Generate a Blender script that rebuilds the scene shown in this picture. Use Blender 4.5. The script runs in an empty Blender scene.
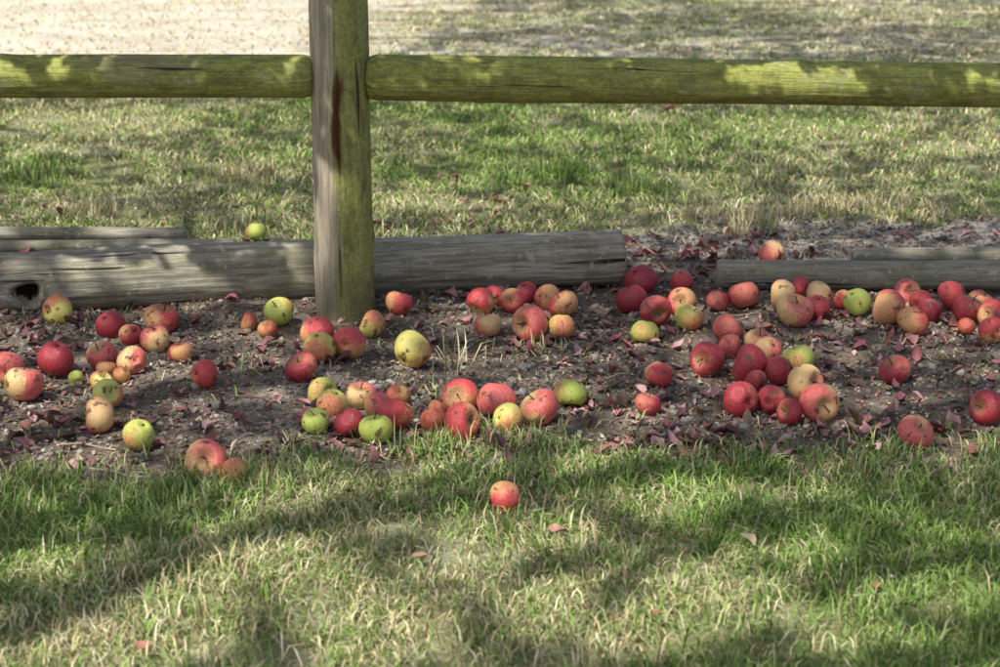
import bpy, math, numpy as np
from mathutils import Matrix, Vector
rng = np.random.default_rng(7)
scene = bpy.context.scene
COL = scene.collection
# ------------------------------------------------------------- survey helpers
CAM_H = 1.4; PITCH = math.radians(15.19); FPX = 2000.0
def G(u, v, z=0.0):
    px = (u-500)/FPX; py = (333.5-v)/FPX
    dy = math.cos(PITCH)+py*math.sin(PITCH); dz = -math.sin(PITCH)+py*math.cos(PITCH)
    t = (z-CAM_H)/dz
    return px*t, dy*t, t
def vn(x, y, s=0):
    x = np.asarray(x, float); y = np.asarray(y, float)
    xi = np.floor(x); yi = np.floor(y); fx = x-xi; fy = y-yi
    def hsh(a, b):
        q = np.sin(a*127.1+b*311.7+s*74.7)*43758.5453
        return q-np.floor(q)
    fx = fx*fx*(3-2*fx); fy = fy*fy*(3-2*fy)
    return (hsh(xi, yi)*(1-fx)+hsh(xi+1, yi)*fx)*(1-fy)+(hsh(xi, yi+1)*(1-fx)+hsh(xi+1, yi+1)*fx)*fy
def fbm(x, y, s=0, o=4):
    t = 0; a = .5; n = 0
    for i in range(o):
        t = t+a*vn(x*2**i, y*2**i, s+i*3.3); n += a; a *= .5
    return t/n
def sst(a, b, x):
    t = np.clip((x-a)/(b-a), 0, 1); return t*t*(3-2*t)
def H(x, y):
    x = np.asarray(x, float); y = np.asarray(y, float)
    near = sst(14, 7, y)
    return (fbm(x*.9, y*.9, 1)-.5)*.05*near + (fbm(x*7, y*7, 5)-.5)*.026*dirt(x, y) + (fbm(x*3, y*3, 9, 2)-.5)*.02*near
def dirt(x, y):
    n = (fbm(x*2.2, y*2.2, 21)-.5)*.42+(fbm(x*11, y*11, 25)-.5)*.40
    front = 4.0+.13*sst(-.6, .1, x)
    f = sst(front-.10, front+.12, y+n)
    back = 6.22+.45*sst(.2, .9, x)
    b = sst(back+.2, back-.15, y+n*1.2)
    return f*b
# ------------------------------------------------------------- mesh helper
def mesh_obj(name, V, T, mats, colr=None, smooth=False, link=True):
    V = np.asarray(V, np.float32); T = np.asarray(T, np.int32)
    k = T.shape[1]
    me = bpy.data.meshes.new(name)
    me.vertices.add(len(V)); me.vertices.foreach_set("co", V.ravel())
    me.loops.add(T.size); me.loops.foreach_set("vertex_index", T.ravel())
    me.polygons.add(len(T)); me.polygons.foreach_set("loop_start", np.arange(0, T.size, k, dtype=np.int32))
    me.polygons.foreach_set("loop_total", np.full(len(T), k, np.int32))
    if smooth: me.polygons.foreach_set("use_smooth", np.ones(len(T), bool))
    me.update(calc_edges=True)
    if colr is not None:
        a = me.color_attributes.new("col", 'FLOAT_COLOR', 'POINT')
        c = np.ones((len(V), 4), np.float32); c[:, :3] = colr
        a.data.foreach_set("color", c.ravel())
    for m in mats: me.materials.append(m)
    ob = bpy.data.objects.new(name, me)
    if link: COL.objects.link(ob)
    return ob
# ------------------------------------------------------------- node helper
class NT:
    def __init__(s, name):
        s.m = bpy.data.materials.new(name); s.m.use_nodes = True
        s.t = s.m.node_tree; s.b = s.t.nodes["Principled BSDF"]; s.out = s.t.nodes["Material Output"]
    def n(s, typ, **kw):
        nd = s.t.nodes.new(typ)
        for k, v in kw.items():
            if k.startswith('_'): setattr(nd, k[1:], v)
        return nd
    def set(s, sock, v):
        if isinstance(v, bpy.types.NodeSocket): s.t.links.new(v, sock)
        elif isinstance(v, (tuple, list)) and len(v) == 3 and sock.type == 'RGBA': sock.default_value = (*v, 1)
        else: sock.default_value = v
    def coord(s, kind='Object', scale=(1, 1, 1), loc=(0, 0, 0)):
        tc = s.n('ShaderNodeTexCoord'); mp = s.n('ShaderNodeMapping')
        s.t.links.new(tc.outputs[kind], mp.inputs[0]); mp.inputs['Scale'].default_value = scale
        s.set(mp.inputs['Location'], loc)
        return mp.outputs[0]
    def noise(s, vec, scale=1, detail=4, rough=.55, dist=0):
        nd = s.n('ShaderNodeTexNoise'); s.set(nd.inputs['Vector'], vec)
        nd.inputs['Scale'].default_value = scale; nd.inputs['Detail'].default_value = detail
        nd.inputs['Roughness'].default_value = rough; nd.inputs['Distortion'].default_value = dist
        return nd.outputs['Fac']
    def vor(s, vec, scale=1, feat='F1'):
        nd = s.n('ShaderNodeTexVoronoi', _feature=feat); s.set(nd.inputs['Vector'], vec)
        nd.inputs['Scale'].default_value = scale
        return nd
    def rng(s, x, a, b, c=0., d=1.):
        nd = s.n('ShaderNodeMapRange', _interpolation_type='SMOOTHSTEP')
        s.set(nd.inputs[0], x)
        for i, q in enumerate((a, b, c, d)): s.set(nd.inputs[i+1], q)
        return nd.outputs[0]
    def math(s, op, a, b=0.):
        nd = s.n('ShaderNodeMath', _operation=op); s.set(nd.inputs[0], a); s.set(nd.inputs[1], b); return nd.outputs[0]
    def mix(s, f, a, b, mode='MIX'):
        nd = s.n('ShaderNodeMix', _data_type='RGBA', _blend_type=mode)
        s.set(nd.inputs[0], f); s.set(nd.inputs[6], a); s.set(nd.inputs[7], b); return nd.outputs[2]
    def sep(s, v):
        nd = s.n('ShaderNodeSeparateXYZ'); s.set(nd.inputs[0], v); return nd.outputs
    def attr(s, name='col'):
        nd = s.n('ShaderNodeAttribute'); nd.attribute_name = name; return nd.outputs['Color']
    def bump(s, hgt, dist=.005, strength=1.):
        nd = s.n('ShaderNodeBump'); s.set(nd.inputs['Height'], hgt); nd.inputs['Distance'].default_value = dist
        nd.inputs['Strength'].default_value = strength
        s.t.links.new(nd.outputs[0], s.b.inputs['Normal'])
    def fin(s, col, rough=.8, spec=.3):
        s.set(s.b.inputs['Base Color'], col); s.set(s.b.inputs['Roughness'], rough)
        s.b.inputs['Specular IOR Level'].default_value = spec
        return s.m
def foliage_mat(name, rough=.55, trans=.35, spec=.3):
    q = NT(name); c = q.attr(); q.fin(c, rough, spec)
    if trans < 0:
        df = q.n('ShaderNodeBsdfDiffuse'); q.set(df.inputs[0], c); q.t.links.new(df.outputs[0], q.out.inputs[0]); q.t.nodes.remove(q.b); return q.m
    if trans == 0: return q.m
    df = q.n('ShaderNodeBsdfDiffuse'); q.set(df.inputs[0], c)
    tr = q.n('ShaderNodeBsdfTranslucent'); q.set(tr.inputs[0], c)
    mx = q.n('ShaderNodeMixShader'); mx.inputs[0].default_value = trans
    q.t.links.new(df.outputs[0], mx.inputs[1]); q.t.links.new(tr.outputs[0], mx.inputs[2])
    q.t.links.new(mx.outputs[0], q.out.inputs[0]); q.t.nodes.remove(q.b); return q.m
# ------------------------------------------------------------- ground material
q = NT("ground_soil_and_turf")
zs = q.n('ShaderNodeSeparateColor'); q.set(zs.inputs[0], q.attr()); zD, zDryLit, zGrey = zs.outputs[0], zs.outputs[1], zs.outputs[2]
co = q.coord('Object')
n1 = q.noise(co, 6, 5, .65); n2 = q.noise(co, 60, 3, .7); n4 = q.noise(q.coord('Object', (1.3, 3.2, 1)), 1, 6, .72)
v2 = q.vor(co, 40)
soil = q.mix(q.rng(n1, .3, .7), (.085, .064, .048), (.215, .17, .132))
soil = q.mix(q.rng(n2, .5, .75), soil, (.34, .30, .25))
soil = q.mix(q.math('MULTIPLY', q.rng(v2.outputs['Distance'], .5, .2), .45), soil, v2.outputs['Color'], 'OVERLAY')
grey = q.mix(q.rng(n2, .35, .7), (.30, .27, .235), (.48, .45, .41))
soil = q.mix(zGrey, soil, grey)
turf = q.mix(q.rng(n2, .3, .7), (.14, .155, .055), (.30, .285, .14))
dry = q.mix(q.rng(n2, .3, .7), (.56, .50, .38), (.80, .76, .66))
dk = q.math('SUBTRACT', 1., q.math('MULTIPLY', q.rng(zDryLit, .85, .98), .72))
dry = q.mix(q.math('MULTIPLY', q.rng(n4, .43, .60), dk), dry, (.22, .175, .12))
turf = q.mix(zDryLit, turf, dry)
c = q.mix(zD, turf, soil)
q.bump(n2, .014)
MG = q.fin(c, .95, .15)
# ------------------------------------------------------------- ground sheet
xs = np.concatenate([-2.2-np.geomspace(.04, 160, 45)[::-1], np.arange(-2.2, 2.2, .02), 2.2+np.geomspace(.04, 160, 45)])
ys = np.concatenate([2.7-np.geomspace(.04, 60, 30)[::-1], np.arange(2.7, 6.6, .02), np.arange(6.6, 15, .07), 15+np.geomspace(.08, 260, 40)])
X, Y = np.meshgrid(xs, ys); x = X.ravel(); y = Y.ravel()
def ell(u, v, ru, rv):
    a, b, t = G(u, v); return a, b, ru*t/FPX, (G(u, v-rv)[1]-G(u, v+rv)[1])/2
def dry_and_sunlit(x, y):
    d = sst(.40, .66, fbm(x*1.6, y*1.2, 40))*.55
    d = np.maximum(d, sst(.52, .70, fbm(x*4, y*3, 42))*.5)
    d = np.maximum(d, sst(9.4, 10.8, y+.9*(fbm(x, y, 44)-.5))*(.45+.4*sst(.35, .6, fbm(x*.9, y*1.5, 47))))
    for (u, v, ru, rv, k) in [(240, 560, 110, 50, .7), (700, 600, 110, 50, .5), (430, 600, 60, 60, .5), (80, 645, 120, 34, .8), (830, 200, 120, 16, .85), (90, 205, 140, 14, .75), (820, 140, 120, 20, .45), (240, 180, 50, 15, .7), (620, 645, 80, 30, .4), (130, 125, 90, 15, .5), (430, 195, 50, 10, .5), (980, 160, 60, 30, .45)]:  # straw patches; sunlit spots are also painted paler as extra straw
        a, b, rx, ry = ell(u, v, ru, rv)
        d = np.maximum(d, k*np.exp(-((x-a)/rx)**2-((y-b)/ry)**2))
    for (u, v, ru, rv) in [(900, 520, 130, 50), (480, 480, 90, 30), (120, 520, 120, 25), (560, 170, 140, 24), (60, 175, 60, 12), (700, 130, 80, 14), (250, 130, 60, 14)]:
        a, b, rx, ry = ell(u, v, ru, rv)
        d = d*(1-.75*np.exp(-((x-a)/rx)**2-((y-b)/ry)**2))
    return d
def greyness(x, y):
    return sst(5.85, 6.3, y)*sst(-.5, .6, x+.2*(fbm(x*3, y*3, 2)-.5))+.35*sst(.5, .7, fbm(x*2, y*2, 88))
far_bare = lambda x, y: sst(10.0, 10.9, y)*sst(.2, -1.2, x+1.2*(fbm(x*.8, y*.8, 66)-.5))
D = dirt(x, y)
fb = far_bare(x, y)
gdry_lit = dry_and_sunlit(x, y)*(.45+.5*sst(9, 10.5, y))
zc = np.stack([D, np.maximum(gdry_lit, fb), np.clip(greyness(x, y), 0, 1)], 1)
nx, ny = len(xs), len(ys)
i = (np.arange(ny-1)[:, None]*nx+np.arange(nx-1)[None, :]).ravel()
mesh_obj("ground", np.stack([x, y, H(x, y)], 1), np.stack([i, i+1, i+1+nx, i+nx], 1), [MG], zc, True)
# ------------------------------------------------------------- grass
GREEN = np.array([[.21, .35, .07], [.29, .44, .11], [.40, .53, .19], [.13, .24, .045]])
STRAW = np.array([[.74, .65, .38], [.84, .77, .52], [.60, .50, .28], [.40, .32, .19]])
def make_blades(P, h, w, lean, dry):
    N = len(P); az = rng.uniform(0, 2*math.pi, N); ba = rng.uniform(0, 2*math.pi, N)
    s = np.stack([np.cos(az), np.sin(az), 0*az], 1); b = np.stack([np.cos(ba), np.sin(ba), 0*ba], 1)
    up = np.array([0, 0, 1.]); B = np.stack([P[:, 0], P[:, 1], H(P[:, 0], P[:, 1])-.003], 1)
    h = h[:, None]; w = w[:, None]; l = lean[:, None]
    mid = B+up*h*np.maximum(.62-.25*l, .2)+b*l*h*.35; tip = B+up*h*np.maximum(1-.72*l, .08)+b*l*h*.95
    V = np.stack([B-s*w/2, B+s*w/2, mid-s*w*.42, mid+s*w*.42, tip], 1)
    isd = rng.random(N) < dry
    g = GREEN[rng.integers(0, 4, N)]; st = STRAW[rng.integers(0, 4, N)]
    c = np.where(isd[:, None], st, g)*rng.uniform(.7, 1.2, (N, 1))
    c = np.repeat(c[:, None, :], 5, 1)
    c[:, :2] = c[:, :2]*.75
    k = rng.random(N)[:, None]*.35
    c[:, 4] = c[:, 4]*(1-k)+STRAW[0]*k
    return V, c
def sample(x0, x1, y0, y1, dens, fn):
    n = int((x1-x0)*(y1-y0)*dens); P = np.stack([rng.uniform(x0, x1, n), rng.uniform(y0, y1, n)], 1)
    return P[rng.random(n) < fn(P[:, 0], P[:, 1])]
def gd(x, y):
    cl = .25+1.0*sst(.32, .6, fbm(x*9, y*9, 70, 3))
    return (1-dirt(x, y))*np.clip(cl, 0, 1)*(1-.6*far_bare(x, y))*(1-.3*sst(9.5, 11, y))
Vs = []; Cs = []
def add(P, h0, h1, w, l0, l1, dry=None):
    N = len(P); d = np.maximum(dry_and_sunlit(P[:, 0], P[:, 1]), 1.1*far_bare(P[:, 0], P[:, 1])) if dry is None else np.full(N, dry)
    hs = rng.uniform(h0, h1, N)*(.45+1.1*fbm(P[:, 0]*5, P[:, 1]*5, 90, 3))
    V, c = make_blades(P, hs, w*rng.uniform(.6, 1.3, N), rng.uniform(l0, l1, N), .10+.85*d)
    Vs.append(V); Cs.append(c)
add(sample(-1.15, 1.25, 2.75, 4.6, 23000, gd), .022, .075, .0031, .25, 1.3)
add(sample(-2.3, -1.15, 2.6, 4.6, 4500, gd), .03, .075, .004, .25, 1.0)
add(sample(1.25, 2.4, 2.6, 4.6, 4500, gd), .03, .075, .004, .25, 1.0)
add(sample(-2.6, 2.7, 5.8, 9.6, 6000, gd), .02, .07, .0049, .5, 1.35)
add(sample(-5, 5, 9.6, 15.5, 1900, gd), .02, .06, .009, .7, 1.4)
add(sample(-2.2, 2.2, 4.0, 6.3, 380, lambda x, y: dirt(x, y)*sst(.4, .6, fbm(x*3, y*3, 12))), .02, .07, .0028, .5, 1.05, .65)
for (u, v, r, n, hh, dr) in [(748, 228, .10, 240, .13, .95), (790, 215, .09, 200, .11, .95), (828, 212, .11, 240, .12, .95), (880, 205, .12, 200, .10, .9), (930, 215, .12, 160, .09, .9),
                      (90, 212, .10, 240, .11, .95), (225, 228, .08, 160, .09, .8), (245, 178, .14, 300, .10, .95), (700, 218, .08, 120, .08, .9), (452, 365, .05, 30, .14, .95), (430, 455, .08, 220, .10, .2),
                      (640, 192, .12, 300, .12, .1), (560, 175, .15, 400, .12, .05), (30, 180, .15, 300, .10, .1), (545, 350, .06, 20, .08, .9), (440, 395, .06, 40, .06, .4), (470, 430, .08, 90, .07, .3), (540, 445, .12, 160, .07, .2),
                      (900, 460, .1, 200, .08, .3), (300, 470, .1, 200, .07, .3), (200, 500, .12, 300, .09, .1), (640, 480, .15, 300, .08, .15)]:
    a, b, t = G(u, v); P = np.stack([rng.normal(a, r*.5, n), rng.normal(b, r*.6, n)], 1)
    V, c = make_blades(P, rng.uniform(.4, 1, n)*hh, np.full(n, .0035 if b < 9 else .008), rng.uniform(.1, .95, n), np.full(n, dr))
    Vs.append(V); Cs.append(c)
V = np.concatenate(Vs); C = np.concatenate(Cs); N = len(V)
T = (np.array([[0, 1, 3], [0, 3, 2], [2, 3, 4]])[None]+np.arange(N)[:, None, None]*5).reshape(-1, 3)
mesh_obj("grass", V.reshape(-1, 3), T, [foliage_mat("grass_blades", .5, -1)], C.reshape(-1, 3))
print("blades", N)
# ------------------------------------------------------------- gravel
phi = (1+5**.5)/2
ico = np.array([[-1, phi, 0], [1, phi, 0], [-1, -phi, 0], [1, -phi, 0], [0, -1, phi], [0, 1, phi], [0, -1, -phi], [0, 1, -phi], [phi, 0, -1], [phi, 0, 1], [-phi, 0, -1], [-phi, 0, 1]])/1.9
icf = np.array([[0, 11, 5], [0, 5, 1], [0, 1, 7], [0, 7, 10], [0, 10, 11], [1, 5, 9], [5, 11, 4], [11, 10, 2], [10, 7, 6], [7, 1, 8], [3, 9, 4], [3, 4, 2], [3, 2, 6], [3, 6, 8], [3, 8, 9], [4, 9, 5], [2, 4, 11], [6, 2, 10], [8, 6, 7], [9, 8, 1]])
P = sample(-2.0, 2.0, 3.8, 7.0, 5600, lambda x, y: (dirt(x, y)+.02)*(.25+.75*sst(.38, .62, fbm(x*4, y*4, 31))))
N = len(P); r = .0018+.0022*rng.gamma(1.3, 1, N); r = np.minimum(r, .016)
V = ico[None]*(1+rng.uniform(-.28, .28, (N, 12, 1)))*rng.uniform(.6, 1.2, (N, 1, 3))*np.array([1, 1, .7])*r[:, None, None]
a = rng.uniform(0, 6.28, N); ca, sa = np.cos(a)[:, None], np.sin(a)[:, None]
V = np.stack([V[..., 0]*ca-V[..., 1]*sa, V[..., 0]*sa+V[..., 1]*ca, V[..., 2]], 2)
V += np.stack([P[:, 0], P[:, 1], H(P[:, 0], P[:, 1])+r*.15], 1)[:, None]
pal = np.array([[.31, .28, .245], [.44, .41, .37], [.18, .155, .13], [.31, .26, .195], [.12, .10, .085], [.24, .19, .15]])
c = np.repeat((pal[rng.integers(0, 6, N)]*rng.uniform(.6, 1.15, (N, 1)))[:, None], 12, 1)
q = NT("gravel_stone"); MS = q.fin(q.attr(), .85, .25)
mesh_obj("gravel", V.reshape(-1, 3), (icf[None]+np.arange(N)[:, None, None]*12).reshape(-1, 3), [MS], c.reshape(-1, 3))
# ------------------------------------------------------------- apples data
AP = """57 311 29 Y;110 322 28 D;131 335 22 R;161 316 34 R;155 339 28 P;181 349 24 R;249 324 19 O;268 329 20 O;279 315 28 G;102 351 28 P;132 359 28 P;106 364 20 O;56 357 35 D;76 373 15 G;122 373 18 O;101 377 22 Y;107 391 29 Y;24 382 37 P;8 369 32 P;99 413 35 P;139 432 31 G;204 372 28 R;206 455 39 P;233 469 30 Y;
317 330 32 R;320 345 30 Y;349 340 32 R;372 322 27 Y;399 306 26 R;412 348 37 Y;302 364 32 D;322 386 30 G;316 421 27 G;333 401 30 Y;361 390 30 P;349 422 30 D;376 427 32 G;377 400 26 P;395 410 34 R;398 391 24 O;433 418 26 O;438 405 20 O;460 392 35 R;462 419 37 R;497 397 38 P;507 418 30 Y;540 403 38 P;570 387 33 G;
488 321 26 P;481 303 27 R;493 297 20 R;512 303 24 R;526 293 22 D;531 321 35 P;548 299 26 R;562 302 29 R;561 325 26 Y;506 497 34 R;631 295 30 D;641 277 32 D;682 280 22 R;655 309 31 D;645 326 27 G;689 312 29 Y;682 300 28 R;718 299 22 D;744 294 30 D;728 326 32 D;730 346 25 D;759 340 28 P;708 358 34 D;769 352 28 P;751 366 38 D;778 376 28 D;797 361 32 G;755 385 24 D;741 402 34 D;771 402 28 D;791 413 26 D;805 386 38 P;818 404 38 P;659 372 27 R;648 402 25 D;895 371 31 D;772 253 26 P;783 296 30 P;795 307 35 P;801 285 20 R;817 306 26 D;822 293 26 P;857 299 27 G;840 297 20 R;889 304 34 R;907 289 26 P;914 315 31 R;921 300 24 R;953 293 29 R;969 305 30 D;980 297 26 R;991 311 28 R;967 324 18 O;992 329 26 R;987 413 34 D;915 435 35 P;930 308 24 D;
1030 320 30 R;1050 360 34 P;1045 300 28 Y;-25 330 30 R;-40 380 33 Y;-60 350 32 D;1080 400 33 P"""
A = []
for e in AP.replace("\n", "").split(";"):
    u, v, d, k = e.split(); u, v, d = float(u), float(v), float(d)*1.06
    gx, gy, t = G(u, v, .037); r = d*t/FPX/2; gx, gy, t = G(u, v, r*.95); A.append([gx, gy, r, k])
A.append([*G(256, 231, .03)[:2], .033, 'G'])
xy = np.array([[a[0], a[1]] for a in A]); rr = np.array([a[2] for a in A])
for it in range(60):
    for i in range(len(A)):
        d = xy[i]-xy; L = np.hypot(d[:, 0], d[:, 1]); L[i] = 9
        need = np.sqrt(np.maximum((rr+rr[i])**2-(rr-rr[i])**2, 0))*.97
        for j in np.where(L < need)[0]:
            p = d[j]/max(L[j], 1e-4)*(need[j]-L[j])*.3; p[0] *= .7
            xy[i] += p; xy[j] -= p
# ------------------------------------------------------------- apple meshes
def apple_mesh(seed):
    r_ = np.random.default_rng(seed); nt, npf = 30, 36
    th = np.linspace(0, math.pi, nt); ph = np.linspace(0, 2*math.pi, npf, endpoint=False)
    TH, PH = np.meshgrid(th, ph, indexing='ij')
    R = np.sin(TH)**.92*(1+r_.uniform(.04, .12)*np.cos(TH))
    lob = 1+.035*np.cos(5*PH+r_.uniform(0, 6))*sst(1.6, 2.9, TH)+.015*np.cos(5*PH)*sst(1.4, .4, TH)+r_.uniform(.01, .04)*np.cos(2*PH+r_.uniform(0, 6))+.02*np.cos(3*PH+r_.uniform(0, 6))*np.sin(TH)
    R = R*lob
    sq = r_.uniform(.84, .95)
    Z = sq*np.cos(TH)-.36*np.exp(-(TH/.36)**2)+.20*np.exp(-((math.pi-TH)/.30)**2)+r_.uniform(-.08, .08)*R*np.cos(PH+r_.uniform(0, 6))
    V = np.stack([R*np.cos(PH), R*np.sin(PH), Z], 2).reshape(-1, 3)
    F = []; M = []
    for a in range(nt-1):
        for b in range(npf):
            b2 = (b+1) % npf; F.append((a*npf+b, (a+1)*npf+b, (a+1)*npf+b2, a*npf+b2)); M.append(0)
    V = list(map(tuple, V))
    L = r_.uniform(.35, .62); bx, by = r_.uniform(-.2, .2, 2); base = len(V); z0 = sq-.36-.03
    for k in range(5):
        f = k/4; rad = .045*(1-.25*f+(.5 if k == 4 else 0)*.6)
        for m in range(7):
            an = m*2*math.pi/7; V.append((bx*f*f+rad*math.cos(an), by*f*f+rad*math.sin(an), z0+L*f))
    for k in range(4):
        for m in range(7):
            F.append((base+k*7+m, base+k*7+(m+1) % 7, base+(k+1)*7+(m+1) % 7, base+(k+1)*7+m)); M.append(1)
    cc = len(V); V.append((bx, by, z0+L))
    for m in range(0, 7): F.append((base+28+m, base+28+(m+1) % 7, cc, cc)); M.append(1)
    zb = -sq+.20
    for m in range(5):
        an = m*1.2566; c_, s_ = math.cos(an), math.sin(an); b0 = len(V)
        V += [(.07*c_-.04*s_, .07*s_+.04*c_, zb-.01), (.07*c_+.04*s_, .07*s_-.04*c_, zb-.01), (.12*c_, .12*s_, zb-.12), (.05*c_, .05*s_, zb-.13)]
        F.append((b0, b0+1, b0+2, b0+3)); M.append(1)
    me = bpy.data.meshes.new("apple_mesh"); fs = [tuple(dict.fromkeys(f)) for f in F]
    me.from_pydata(V, [], fs); me.polygons.foreach_set("material_index", np.array(M, np.int32))
    me.polygons.foreach_set("use_smooth", np.ones(len(fs), bool)); me.update()
    return me
def apple_mat(name, base, base2, blush, deep, lo):
    q = NT(name); oi = q.n('ShaderNodeObjectInfo'); rnd = oi.outputs['Random']
    sh = q.n('ShaderNodeCombineXYZ'); q.set(sh.inputs[0], q.math('MULTIPLY', rnd, 31.)); q.set(sh.inputs[1], q.math('MULTIPLY', rnd, 17.))
    co = q.coord('Object', (1, 1, 1)); 
    vadd = q.n('ShaderNodeVectorMath', _operation='ADD'); q.set(vadd.inputs[0], co); q.set(vadd.inputs[1], sh.outputs[0]); cv = vadd.outputs[0]
    mp = q.n('ShaderNodeMapping'); q.set(mp.inputs[0], cv); mp.inputs['Scale'].default_value = (8, 8, 1.3)
    streak = q.noise(mp.outputs[0], 1.6, 4, .65); big = q.noise(cv, 1.0, 2); fine = q.noise(cv, 9, 4, .7)
    s = q.sep(co)
    f = q.math('ADD', q.math('MULTIPLY', s[0], .42), q.math('MULTIPLY', streak, .75))
    f = q.math('ADD', f, q.math('MULTIPLY', big, .9)); f = q.math('ADD', f, q.math('MULTIPLY', fine, .22))
    f = q.math('ADD', f, q.math('MULTIPLY', rnd, .18))
    fac = q.rng(f, lo+.08, lo+.50)
    b = q.mix(big, base, base2)
    col = q.mix(q.math('MULTIPLY', fac, .96), b, q.mix(q.rng(streak, .35, .65), blush, deep))
    top = q.rng(q.math('ADD', s[2], q.math('MULTIPLY', q.math('ADD', q.math('MULTIPLY', s[0], s[0]), q.math('MULTIPLY', s[1], s[1])), -1.2)), .25, .62)
    col = q.mix(q.math('MULTIPLY', top, .5), col, (.38, .34, .12))
    vo = q.vor(cv, 11); dots = q.rng(vo.outputs['Distance'], .12, .04)
    col = q.mix(q.math('MULTIPLY', dots, .4), col, (.76, .60, .40))
    rot = q.rng(q.noise(cv, 1.7, 3, .5), .615, .655)
    col = q.mix(q.math('MULTIPLY', rot, .85), col, (.15, .065, .035))
    dirtm = q.rng(q.noise(cv, 5, 5, .7), .56, .80)
    col = q.mix(q.math('MULTIPLY', dirtm, .38), col, (.28, .19, .14))
    q.bump(fine, .02, .3)
    return q.fin(col, q.rng(fine, .3, .7, .28, .52), .6)
AM = {'R': apple_mat("apple_skin_red", (.80, .50, .19), (.76, .30, .15), (.70, .080, .085), (.52, .034, .055), .62),
      'D': apple_mat("apple_skin_dark_red", (.66, .22, .14), (.52, .08, .075), (.48, .036, .052), (.27, .017, .034), .50),
      'P': apple_mat("apple_skin_pink_blush", (.84, .64, .26), (.82, .43, .22), (.80, .20, .165), (.68, .085, .092), .66),
      'Y': apple_mat("apple_skin_yellow", (.74, .70, .19), (.70, .61, .15), (.78, .34, .15), (.66, .14, .085), .90),
      'G': apple_mat("apple_skin_green", (.52, .63, .10), (.60, .65, .15), (.72, .42, .14), (.62, .20, .10), 1.08),
      'O': apple_mat("apple_skin_russet", (.60, .32, .11), (.50, .18, .08), (.52, .11, .06), (.36, .055, .04), .76)}
q = NT("apple_stem"); MST = q.fin((.09, .06, .035), .8)
variants = [apple_mesh(100+k) for k in range(8)]
for me in variants: me.materials.append(AM['R']); me.materials.append(MST)
for i, a in enumerate(A):
    ob = bpy.data.objects.new("apple", variants[i % 8]); COL.objects.link(ob)
    ob.material_slots[0].link = 'OBJECT'; ob.material_slots[0].material = AM[a[3]]
    px, py = xy[i]; r = a[2]
    R = Matrix.Rotation(rng.uniform(0, 6.28), 4, 'Z') @ Matrix.Rotation(rng.choice([rng.uniform(.1, .7), rng.uniform(1.0, 2.0), rng.uniform(2.2, 3)], p=[.3, .45, .25]), 4, 'X') @ Matrix.Rotation(rng.uniform(0, 6.28), 4, 'Z')
    s = r*1.0
    zmin = min((R @ v.co).z for v in variants[i % 8].vertices)
    z = float(H(px, py))-zmin*s-.004
    ob.matrix_world = Matrix.Translation((px, py, z)) @ R @ Matrix.Scale(s, 4)
# ------------------------------------------------------------- fallen leaves
LP = np.array([(0, 0), (.22, .24), (.5, .33), (.8, .2), (1, 0), (.8, -.2), (.5, -.33), (.22, -.24), (.5, 0)])
def leaves(P, size, colr, zoff=.004, curl=1.0):
    N = len(P); l = LP[None].repeat(N, 0)*size[:, None, None]; l[..., 1] *= rng.uniform(.7, 1.25, (N, 1))
    fold = rng.uniform(.1, 1.1, N)[:, None]*curl; bend = rng.uniform(-.3, 1.3, N)[:, None]*curl
    x_ = l[..., 0]-size[:, None]/2; y_ = l[..., 1]*np.cos(fold*.7); z_ = np.abs(l[..., 1])*np.sin(fold)+bend*(x_**2)/size[:, None]*1.4
    z_ = z_+rng.uniform(-.10, .10, (N, 9))*size[:, None]
    ti = rng.normal(0, .35, N)[:, None]*curl; a = rng.uniform(0, 6.28, N)[:, None]
    x2 = x_*np.cos(ti)+z_*np.sin(ti); z2 = -x_*np.sin(ti)+z_*np.cos(ti)
    X_ = x2*np.cos(a)-y_*np.sin(a); Y_ = x2*np.sin(a)+y_*np.cos(a)
    z2 = z2-z2.min(1, keepdims=True)*.8
    V = np.stack([X_+P[:, :1], Y_+P[:, 1:2], z2+(H(P[:, 0], P[:, 1])+zoff)[:, None]], 2)
    C = np.repeat(colr[:, None], 9, 1)*rng.uniform(.7, 1.2, (N, 9, 1))
    return V, C
lpal = np.array([[.44, .20, .20], [.34, .11, .13], [.54, .32, .32], [.19, .075, .08], [.29, .16, .11], [.17, .105, .07], [.46, .23, .24], [.14, .055, .065], [.26, .11, .085]])
pts = []
for (u, v, su, sv, n) in [(715, 258, 45, 10, 80), (640, 452, 45, 10, 34), (590, 400, 20, 12, 14), (480, 492, 40, 12, 18), (330, 440, 40, 14, 26), (880, 440, 45, 14, 40), (700, 415, 50, 20, 26),
                       (500, 290, 60, 10, 24), (870, 345, 70, 20, 30), (60, 340, 50, 25, 40), (60, 440, 50, 25, 26), (200, 390, 90, 40, 40), (620, 370, 60, 30, 26), (450, 445, 40, 10, 24), (800, 320, 80, 15, 34),
                       (500, 195, 14, 4, 10), (455, 180, 8, 3, 5), (65, 217, 9, 3, 6), (440, 223, 40, 5, 14), (665, 114, 6, 2, 4), (760, 440, 60, 12, 22), (950, 330, 40, 20, 20), (626, 246, 5, 12, 8)]:
    for k in range(n):
        a, b, t = G(rng.normal(u, su), rng.normal(v, sv)); pts.append((a, b))
Pu = sample(-2.2, 2.2, 3.95, 6.4, 70, dirt); pts = np.array(pts+[tuple(p) for p in Pu])
one = np.array([G(557, 545)[:2], G(747, 556)[:2], G(655, 632)[:2], G(876, 600)[:2], G(420, 568)[:2], G(145, 660)[:2], G(892, 592)[:2]])
ok = np.array([np.min(np.hypot(*(xy-p).T)-rr) > -.01 for p in pts]); pts = pts[ok]
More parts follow.
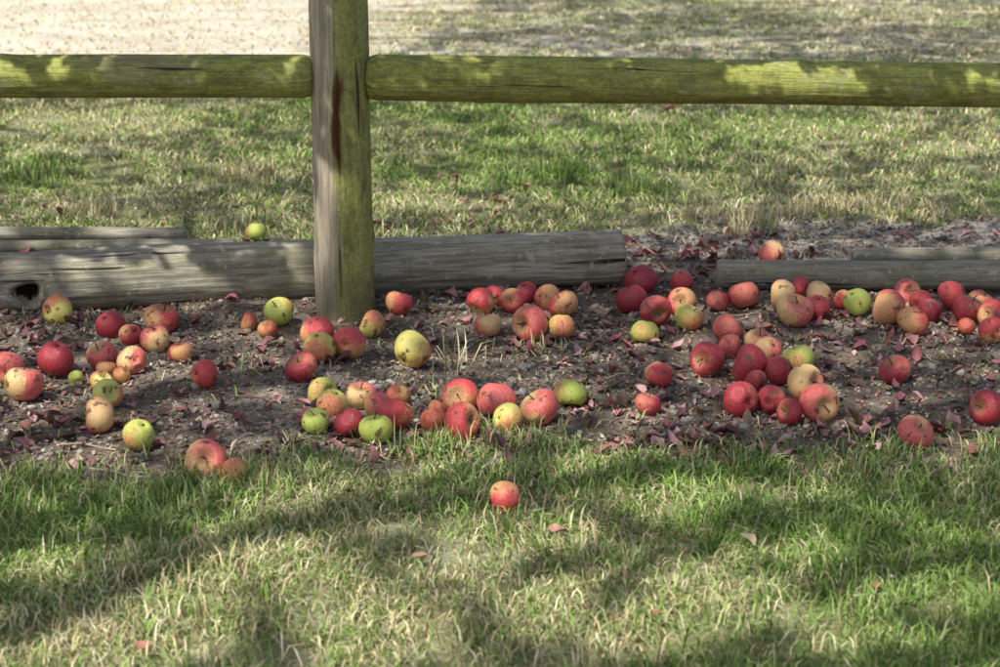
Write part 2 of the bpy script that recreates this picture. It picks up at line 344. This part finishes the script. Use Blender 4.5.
V1, C1 = leaves(pts, rng.uniform(.020, .055, len(pts)), lpal[rng.integers(0, 9, len(pts))], .004, 1.25)
V2, C2 = leaves(one, np.array([.045, .045, .035, .025, .035, .04, .018]), np.array([[.55, .33, .24], [.55, .45, .28], [.32, .13, .08], [.5, .25, .12], [.42, .25, .18], [.4, .18, .14], [.75, .75, .75]]), .022, .7)
Pf = sample(-2.2, 2.2, 3.9, 6.9, 1300, lambda x, y: dirt(x, y)*.8+.05)
V3, C3 = leaves(Pf, rng.uniform(.006, .022, len(Pf)), np.concatenate([lpal, STRAW*.5, STRAW*.65])[rng.integers(0, 17, len(Pf))], .002, 1.3)
V = np.concatenate([V1, V2, V3]); N = len(V)
T = (np.array([[k, (k+1) % 8, 8] for k in range(8)])[None]+np.arange(N)[:, None, None]*9).reshape(-1, 3)
mesh_obj("fallen_leaves", V.reshape(-1, 3), T, [foliage_mat("dead_leaf", .6, 0)], np.concatenate([C1, C2, C3]).reshape(-1, 3))
# twigs
P = sample(-2.2, 2.2, 4.0, 6.9, 34, lambda x, y: dirt(x, y)+.1); N = len(P)
a = rng.uniform(0, 6.28, N); L = rng.uniform(.03, .16, N); Vt = []; Tt = []; Ct = []
for k in range(N):
    d = np.array([math.cos(a[k]), math.sin(a[k]), 0]); n_ = np.array([-d[1], d[0], 0]); b = len(Vt); rad = rng.uniform(.0012, .0028); ben = rng.normal(0, .015)
    for m in range(4):
        f = m/3-.5; p = np.array([*P[k], 0])+d*L[k]*f+n_*ben*(1-4*f*f); p[2] = float(H(p[0], p[1]))+.005+.004*math.sin(m*2+k)
        for g in range(4):
            an = g*math.pi/2; Vt.append(p+rad*(n_*math.cos(an)+np.array([0, 0, math.sin(an)]))); Ct.append((.18, .13, .09) if k % 3 else (.42, .35, .25))
    for m in range(3):
        for g in range(4): Tt.append((b+m*4+g, b+m*4+(g+1) % 4, b+m*4+4+(g+1) % 4, b+m*4+4+g))
mesh_obj("twigs", Vt, Tt, [foliage_mat("twig_bark", .8, 0)], np.array(Ct), True)
# ------------------------------------------------------------- timber
def wood(name, bare, bare2, alg, alg2, algamt, crackamt=.8, post=False, moss=0., lich=.5, over=.6):
    q = NT(name); co = q.coord('Object')
    g1 = q.noise(q.coord('Object', (3, 45, 45)), 1, 5, .6, .4); g2 = q.noise(q.coord('Object', (9, 220, 220)), 1, 3, .7)
    bl = q.noise(q.coord('Object', (2.6, 9, 9)), 1, 5, .65); fi = q.noise(co, 90, 3, .7); sp = q.noise(q.coord('Object', (14, 30, 30)), 1, 5, .7)
    wc = q.mix(q.rng(g1, .35, .65), bare, bare2); wc = q.mix(q.math('MULTIPLY', q.rng(g2, .4, .65), .55), wc, (bare[0]*.35, bare[1]*.35, bare[2]*.35))
    ac = q.mix(q.rng(fi, .3, .7), alg, alg2); ac = q.mix(q.math('MULTIPLY', q.rng(sp, .46, .64), .65), ac, (alg[0]*.42, alg[1]*.44, alg[2]*.45))
    ac = q.mix(q.math('MULTIPLY', q.rng(g2, .42, .66), over), ac, (bare[0]*.6, bare[1]*.58, bare[2]*.5))
    s = q.sep(co)
    if post:
        m = q.math('ADD', q.math('MULTIPLY', s[1], 16.), q.math('MULTIPLY', q.math('SUBTRACT', bl, .5), 2.4))
        m = q.math('ADD', m, q.math('MULTIPLY', q.math('SUBTRACT', g1, .5), 2.2)); m = q.rng(m, -.55, .15)
        m = q.math('MAXIMUM', m, q.math('MULTIPLY', q.rng(bl, .48, .68), .45))
    else:
        m = q.rng(q.math('ADD', q.math('ADD', q.math('MULTIPLY', bl, .6), q.math('MULTIPLY', g1, .4)), algamt-.5), .44, .60)
    col = q.mix(q.math('MULTIPLY', m, .92), wc, ac)
    li = q.math('MULTIPLY', q.rng(q.noise(q.coord('Object', (10, 22, 22), (5, 2, 9)), 1, 5, .75), .56, .63), lich)
    col = q.mix(li, col, (.42, .43, .30))
    cr = q.noise(q.coord('Object', (1.6, 38, 38), (3.3, 1.7, 5.1)), 1, 3, .5, .2)
    crk = q.math('MULTIPLY', q.rng(cr, .36, .30), crackamt)
    col = q.mix(crk, col, (.03, .022, .015))
    if post:
        a1 = q.math('MULTIPLY', q.rng(q.math('ABSOLUTE', q.math('ADD', s[1], q.math('MULTIPLY', q.math('SUBTRACT', bl, .5), .10))), .024, .006), q.rng(q.math('ABSOLUTE', q.math('SUBTRACT', s[0], .80)), .17, .08))
        a1 = q.math('MULTIPLY', a1, q.rng(g1, .32, .5)); col = q.mix(a1, col, (.10, .040, .016))
        low = q.rng(q.math('ADD', s[0], q.math('MULTIPLY', bl, -.12)), .37, .25); col = q.mix(q.math('MULTIPLY', low, .6), col, (.12, .10, .06))
    if moss > 0:
        col = q.mix(q.math('MULTIPLY', q.rng(q.noise(co, 9, 5, .7), .52, .64), moss), col, (.20, .20, .11))
        col = q.mix(q.math('MULTIPLY', q.rng(q.noise(co, 34, 4, .6), .61, .67), .6), col, (.55, .54, .48))
    h = q.math('ADD', q.math('MULTIPLY', g1, .6), q.math('MULTIPLY', g2, .35)); h = q.math('SUBTRACT', h, q.math('MULTIPLY', crk, .9))
    q.bump(h, .007); return q.fin(col, .85, .2)
M_RAIL = wood("fence_rail_wood", (.28, .245, .15), (.46, .41, .25), (.29, .32, .06), (.48, .51, .13), .60, .95, lich=.35)
M_POST = wood("fence_post_wood", (.42, .35, .26), (.64, .56, .44), (.27, .29, .06), (.46, .47, .14), .5, .8, True, lich=.12, over=.4)
M_LOG = wood("weathered_log_wood", (.28, .25, .19), (.58, .53, .43), (.24, .245, .12), (.39, .38, .22), .43, 1., False, .6)
M_THIN = wood("weathered_pole_wood", (.27, .25, .20), (.48, .44, .36), (.23, .235, .13), (.34, .34, .21), .44, .9, False, .3)
q = NT("log_end_grain"); s = q.sep(q.coord('Object'))
rad = q.math('SQRT', q.math('ADD', q.math('MULTIPLY', s[1], s[1]), q.math('MULTIPLY', s[2], s[2])))
ring = q.math('SINE', q.math('MULTIPLY', q.math('ADD', rad, q.math('MULTIPLY', q.noise(q.coord('Object'), 12), .02)), 900.))
M_END = q.fin(q.mix(q.rng(ring, -1., 1.), (.14, .10, .07), (.32, .25, .18)), .9)
q = NT("hollow_painted_shade"); M_HOLE_SHADE = q.fin(q.mix(q.noise(q.coord('Object'), 60), (.008, .006, .005), (.03, .022, .016)), .95, .05)  # near-black colour paints the shade inside the log hole
def timber(name, p0, p1, r0, r1, mat, amp=.004, step=.02, ns=56, endr=.02, seed=0, hole=None, parent=None, bow=0.):
    p0 = Vector(p0); p1 = Vector(p1); L = (p1-p0).length; ax = (p1-p0).normalized()
    if abs(ax.z) > .9: ya = Vector((1, 0, 0)); za = ax.cross(ya).normalized(); ya = za.cross(ax)
    else: ya = Vector((0, 0, 1)).cross(ax).normalized(); za = ax.cross(ya)
    M = Matrix((( ax.x, ya.x, za.x, p0.x), (ax.y, ya.y, za.y, p0.y), (ax.z, ya.z, za.z, p0.z), (0, 0, 0, 1)))
    e = [0, endr*.15, endr*.45, endr]
    xs_ = np.array(e+list(np.arange(endr+step, L-endr-step*.5, step))+[L-q_ for q_ in e[::-1]])
    es = np.minimum(np.minimum(xs_, L-xs_)/endr, 1); sc = np.sqrt(np.maximum(1-(1-es)**2, 0))*.38+.62
    ph = np.linspace(0, 2*math.pi, ns, endpoint=False); XX, PP = np.meshgrid(xs_, ph, indexing='ij')
    R = (r0+(r1-r0)*XX/L)*sc[:, None]
    R = R+amp*2*(fbm(XX*2.5+seed, np.cos(PP)*1.3+5+seed, seed)-.5)+amp*1.6*(fbm(XX*2+seed*2, np.sin(PP)*2.2+9, seed+3)-.5)+amp*.5*(vn(XX*3, np.cos(PP)*9+np.sin(PP)*13+40, seed+5)-.5)
    for kx, kp, ks in [(rng.uniform(.1, .9)*L, rng.uniform(0, 6.28), rng.uniform(.015, .03)) for _ in range(int(L*3))]:
        dp = (PP-kp+math.pi) % (2*math.pi)-math.pi; R = R+amp*1.2*np.exp(-((XX-kx)/ks)**2-(dp*r0/ks)**2)
    dd = None
    if hole:
        hx, hp, hr, hd = hole; dp = (PP-hp+math.pi) % (2*math.pi)-math.pi; wob = 1+.12*np.sin(3*np.arctan2(dp*r0, XX-hx)+1)
        dd = np.hypot(XX-hx, dp*r0)*wob
        R = R-hd*sst(hr*1.12, hr*.7, dd)+.005*np.exp(-((dd-hr*1.3)/(hr*.25))**2)
    Yl = R*np.cos(PP); Zl = R*np.sin(PP)+bow*np.sin(XX/L*math.pi)
    V = np.stack([XX, Yl, Zl], 2).reshape(-1, 3); n = len(xs_)
    a_, b_ = np.meshgrid(np.arange(n-1), np.arange(ns), indexing='ij'); a_ = a_.ravel(); b_ = b_.ravel(); b2 = (b_+1) % ns
    F = np.stack([a_*ns+b_, a_*ns+b2, (a_+1)*ns+b2, (a_+1)*ns+b_], 1)
    me = bpy.data.meshes.new(name); fl = [tuple(int(k) for k in f) for f in F]+[tuple(range(ns-1, -1, -1)), tuple((n-1)*ns+k for k in range(ns))]
    me.from_pydata(V.tolist(), [], fl); me.materials.append(mat); me.materials.append(M_END); me.materials.append(M_HOLE_SHADE)
    sm = np.ones(len(fl), bool); sm[-2:] = False; me.polygons.foreach_set("use_smooth", sm)
    mi = np.zeros(len(fl), np.int32); mi[-2:] = 1
    if hole: mi[:len(F)][dd.reshape(-1)[F].mean(1) < hole[2]*.86] = 2
    me.polygons.foreach_set("material_index", mi); me.update()
    ob = bpy.data.objects.new(name, me); COL.objects.link(ob)
    ob.matrix_world = M
    if parent: ob.parent = parent
    return ob
fence = bpy.data.objects.new("wooden_rail_fence", None); COL.objects.link(fence)
bx, by, bt = G(343, 323); by += .08; RP = .0815
timber("post", (bx, by, -.25), (bx, by, 1.12), RP, RP*.97, M_POST, .004, .02, 72, .015, 3, parent=fence)
NP = 2.45
timber("post_right", (bx+NP, by+.02, -.25), (bx+NP, by+.02, 1.12), RP, RP*.97, M_POST, .004, .02, 48, .015, 4, parent=fence)
timber("post_left", (bx-NP, by, -.25), (bx-NP, by, 1.12), RP, RP*.97, M_POST, .004, .02, 48, .015, 5, parent=fence)
def zat(v, yy):
    py = (333.5-v)/FPX; dy = math.cos(PITCH)+py*math.sin(PITCH); dz = -math.sin(PITCH)+py*math.cos(PITCH); return CAM_H+dz/dy*yy
zl0, zl1 = zat(78, by), zat(76, by); zr0, zr1 = zat(77.5, by), zat(84.5, by)
timber("rail_left", (bx-NP+.07, by, zl0), (bx-RP+.012, by, zl1), .058, .057, M_RAIL, .0035, .02, 56, .03, 7, parent=fence)
timber("rail_right", (bx+RP-.012, by, zr0), (bx+NP-.07, by+.02, zr1-.012), .061, .060, M_RAIL, .0035, .02, 56, .03, 9, parent=fence)
# big log
a0 = G(-140, 287, .082); a1 = G(622, 256, .080)
L0 = Vector((a0[0], a0[1], .078)); L1 = Vector((a1[0], a1[1], .078))
hx = G(27, 296, .05)[0]-a0[0]
timber("log", L0, L1, .087, .083, M_LOG, .006, .006, 120, .012, 15, hole=(hx, math.pi+.22, .036, .04))
b0 = G(-120, 250, .03); b1 = G(236, 241, .03)
timber("pole", (b0[0], b0[1], .03), (b1[0], b1[1], .022), .026, .017, M_THIN, .003, .02, 32, .01, 17)
b0 = G(-120, 233, .03); b1 = G(186, 233, .03)
timber("pole", (b0[0], b0[1], .03), (b1[0], b1[1], .026), .026, .020, M_THIN, .003, .02, 32, .01, 18)
b0 = G(716, 275, .04); b1 = G(1130, 276, .04)
timber("log", (b0[0], b0[1], .042), (b1[0], b1[1], .042), .042, .045, M_THIN, .004, .015, 56, .012, 19)
b0 = G(852, 255, .03); b1 = G(1120, 253, .03)
timber("pole", (b0[0], b0[1], .026), (b1[0], b1[1], .026), .024, .028, M_THIN, .003, .02, 32, .01, 20)
# ------------------------------------------------------------- sun and sky
SD = Vector((-.38, -.44, .87)).normalized()
el = math.asin(SD.z); az = math.atan2(SD.x, SD.y)
w = bpy.data.worlds.new("World"); scene.world = w; w.use_nodes = True
sky = w.node_tree.nodes.new('ShaderNodeTexSky'); sky.sky_type = 'NISHITA'; sky.sun_disc = False
sky.sun_elevation = el; sky.sun_rotation = az; sky.dust_density = 3.5; sky.ozone_density = 1.0
bg = w.node_tree.nodes['Background']; bg.inputs[1].default_value = .14; w.node_tree.links.new(sky.outputs[0], bg.inputs[0])
sl = bpy.data.lights.new("sun", 'SUN'); sl.energy = 5; sl.angle = math.radians(.5); sl.color = (1, .96, .87)
so = bpy.data.objects.new("sun", sl); COL.objects.link(so); so.rotation_euler = (-SD).to_track_quat('-Z', 'Y').to_euler()
# ------------------------------------------------------------- apple tree (crown over and behind the viewer)
gaps = []; rgaps = []  # openings shaped in the unseen crown to place the sun spots
kx, ky = SD.x/SD.z, SD.y/SD.z
def gap(u, v, ru, rv, z=0., y=None):
    if y is not None:
        zz = zat(v, y); t = G(u, v, zz)[2]; X0 = G(u, v, zz)[0]; rx = ru*t/FPX; ry = rv*t/FPX
        g = (X0-kx*zz, y-ky*zz, rx, ry); gaps.append((g[0], g[1], rx+.07, ry+.07)); rgaps.append(g); return
    a, b, t = G(u, v, z); rx = ru*t/FPX; ry = abs(G(u, v-rv, z)[1]-G(u, v+rv, z)[1])/2
    gaps.append((a-kx*z, b-ky*z, rx, ry))
YR = by-.045
for g in [(19, 86, 11, 14), (62, 72, 7, 7), (752, 76, 16, 9), (796, 80, 14, 18), (829, 86, 11, 14), (857, 88, 8, 11)]: gap(*g, y=YR)
gap(192, 278, 9, 14, y=5.5)
for g in [(130, 125, 80, 15), (20, 150, 36, 8), (30, 118, 30, 8), (420, 200, 40, 9), (820, 132, 90, 12), (290, 165, 22, 6), (470, 180, 20, 6), (620, 120, 30, 6), (960, 150, 40, 8), (560, 140, 40, 6),
          (20, 428, 30, 12), (40, 405, 20, 8), (170, 372, 20, 9), (75, 458, 34, 9), (128, 300, 14, 5), (140, 385, 18, 8), (440, 457, 20, 9),
          (15, 570, 14, 10), (62, 572, 22, 10), (60, 655, 90, 28), (190, 625, 60, 34), (250, 560, 55, 28), (330, 600, 40, 34), (290, 505, 38, 11), (480, 560, 34, 20), (570, 540, 28, 14),
          (690, 505, 38, 14), (560, 600, 34, 24), (720, 610, 64, 30), (640, 640, 44, 18), (800, 560, 28, 16), (850, 630, 44, 22), (960, 600, 34, 16), (600, 480, 18, 8), (400, 640, 54, 24)]: gap(*g)
gaps = np.array(gaps)
dense = [ell(*e) for e in [(60, 530, 130, 36), (50, 605, 120, 18), (130, 580, 50, 24), (480, 620, 30, 30), (640, 560, 30, 20), (780, 520, 60, 18), (920, 560, 70, 20), (400, 560, 30, 24)]]
def leaf_ok(x, y, z):
    gx = x-kx*z; gy = y-ky*z
    k = np.ones(len(x), bool)
    for a, b, rx, ry in gaps:
        k &= ((gx-a)/(rx+.03))**2+((gy-b)/(ry+.035))**2 > 1
    edge = 9.6+1.0*(fbm(gx*.8, gy*.1, 61)-.5)+sst(-1.0, .1, gx)*5
    k &= gy < edge
    p = np.where(gy > 6.7, .36, .45); p = np.where(gy < 4.15, .62, p)
    p = np.where(gy > 9.8, .15+.5*sst(.4, .6, fbm(gx*1.2, gy*1.2, 93)), p)
    for a, b, rx, ry in dense: p = np.where(((gx-a)/rx)**2+((gy-b)/ry)**2 < 1, 1., p)
    k &= rng.random(len(x)) < p
    return k
NL = 66000
gx = rng.uniform(-3.2, 4.2, NL); gy = rng.uniform(2.0, 14.2, NL); z = 4.9+2.0*rng.random(NL)+.5*(fbm(gx, gy, 77)-.5)
x = gx+kx*z; y = gy+ky*z
k = leaf_ok(x, y, z); x, y, z = x[k], y[k], z[k]
S = rng.uniform(.08, .125, len(x))
# unseen low bough added to shade the rails, openings shaped for sun spots
nb_ = 3400; zb = rng.uniform(1.75, 2.25, nb_); gxb = rng.uniform(-1.9, 2.1, nb_); gyb = by-ky*.64+rng.uniform(-.18, .18, nb_)
kb = np.ones(nb_, bool)
for a, b, rx, ry in rgaps: kb &= ((gxb-a)/(rx+.024))**2+((gyb-b)/(ry*.7+.024))**2 > 1
kb &= fbm(gxb*5, gyb*5, 101) < .66
gxb, gyb, zb = gxb[kb], gyb[kb], zb[kb]
x = np.concatenate([x, gxb+kx*zb]); y = np.concatenate([y, gyb+ky*zb]); z = np.concatenate([z, zb]); S = np.concatenate([S, rng.uniform(.045, .075, len(zb))])
N = len(x); print("leaves", N)
n = rng.normal(0, 1, (N, 3))+np.array([0, 0, 1.3]); n /= np.linalg.norm(n, axis=1, keepdims=True)
t = np.cross(n, rng.normal(0, 1, (N, 3))); t /= np.linalg.norm(t, axis=1, keepdims=True); b = np.cross(n, t)
sh = np.array([(-.5, 0), (-.15, .3), (.25, .24), (.5, 0), (.25, -.24), (-.15, -.3)])
V = np.stack([x, y, z], 1)[:, None]+S[:, None, None]*(sh[None, :, :1]*t[:, None]+sh[None, :, 1:]*b[:, None]+.12*np.abs(sh[None, :, 1:])*n[:, None])
T = (np.array([[0, 1, 5], [1, 2, 5], [2, 4, 5], [2, 3, 4]])[None]+np.arange(N)[:, None, None]*6).reshape(-1, 3)
lc = np.array([.08, .125, .035])*rng.uniform(.6, 1.4, (N, 1)); lc = np.repeat(lc[:, None], 6, 1)
tree = bpy.data.objects.new("apple_tree", None); COL.objects.link(tree)
cr = mesh_obj("crown_leaves", V.reshape(-1, 3), T, [foliage_mat("apple_leaf", .5, .4)], lc.reshape(-1, 3)); cr.parent = tree
q = NT("apple_bark"); nb = q.noise(q.coord('Object', (20, 20, 5)), 1, 6, .7); q.bump(nb, .02); MB = q.fin(q.mix(nb, (.06, .05, .04), (.22, .19, .16)), .9)
cu = bpy.data.curves.new("branches", 'CURVE'); cu.dimensions = '3D'; cu.bevel_depth = 1; cu.bevel_resolution = 3
def br(ptsr):
    sp = cu.splines.new('POLY'); sp.points.add(len(ptsr)-1)
    for i_, (p, r_) in enumerate(ptsr): sp.points[i_].co = (*p, 1); sp.points[i_].radius = r_
tx, ty = -5.0, -.6
br([((tx, ty, -.1), .26), ((tx+.02, ty, .5), .20), ((tx+.1, ty+.05, 1.5), .17), ((tx+.15, ty+.1, 2.8), .16)])
for e_ in range(11):
    an = e_*2*math.pi/11+.3; R_ = rng.uniform(3.0, 4.2); cx, cy = tx+.15, ty+.1; prev = []
    for s_ in range(9):
        f = s_/8; wob = .12*math.sin(s_*1.9+e_)
        prev.append(((cx+math.cos(an+wob)*R_*f+1.8*f, cy+math.sin(an+wob)*R_*f+2.4*f, 2.6+3.2*f**.7+.1*math.sin(s_*2.3+e_)), .085*(1-f)**.8+.008))
    br(prev)
    for s_ in (3, 5, 6, 7):
        p = prev[s_][0]; a2 = an+rng.choice([-1, 1])*rng.uniform(.5, 1.1); l2 = rng.uniform(.7, 1.5)
        br([((p[0]+math.cos(a2)*l2*f, p[1]+math.sin(a2)*l2*f, p[2]+.5*f), .02*(1-f)+.004) for f in (0, .33, .66, 1)])
yb = by-ky*.64+ky*2.0  # stem and twigs of the bough added to shade the rails
br([((tx+.15, ty+.1, 2.5), .06), ((-4.2, 1.6, 3.0), .045), ((-3.2, 3.4, 2.7), .03), ((-2.4, yb-.1, 2.3), .018), ((-1.2, yb, 2.1), .010), ((0, yb+.03, 2.05), .007), ((1.1, yb, 1.95), .004)])
for xx in np.arange(-2.2, 1.0, .22):
    br([((xx, yb, 2.1), .004), ((xx+.1, yb+rng.uniform(-.12, .12), 2.1+rng.uniform(-.25, .15)), .0015)])
bo = bpy.data.objects.new("trunk_and_limbs", cu); COL.objects.link(bo); cu.materials.append(MB); bo.parent = tree
# ------------------------------------------------------------- camera
cd = bpy.data.cameras.new("camera"); cd.sensor_width = 36; cd.lens = 72; cd.clip_end = 600; cd.clip_start = .05
cd.dof.use_dof = True; cd.dof.focus_distance = 4.95; cd.dof.aperture_fstop = 5.6
cam = bpy.data.objects.new("camera", cd); COL.objects.link(cam); cam.location = (0, 0, CAM_H); cam.rotation_euler = (math.pi/2-PITCH, 0, 0)
scene.camera = cam
scene.view_settings.view_transform = 'Standard'; scene.view_settings.look = 'None'; scene.view_settings.exposure = 0
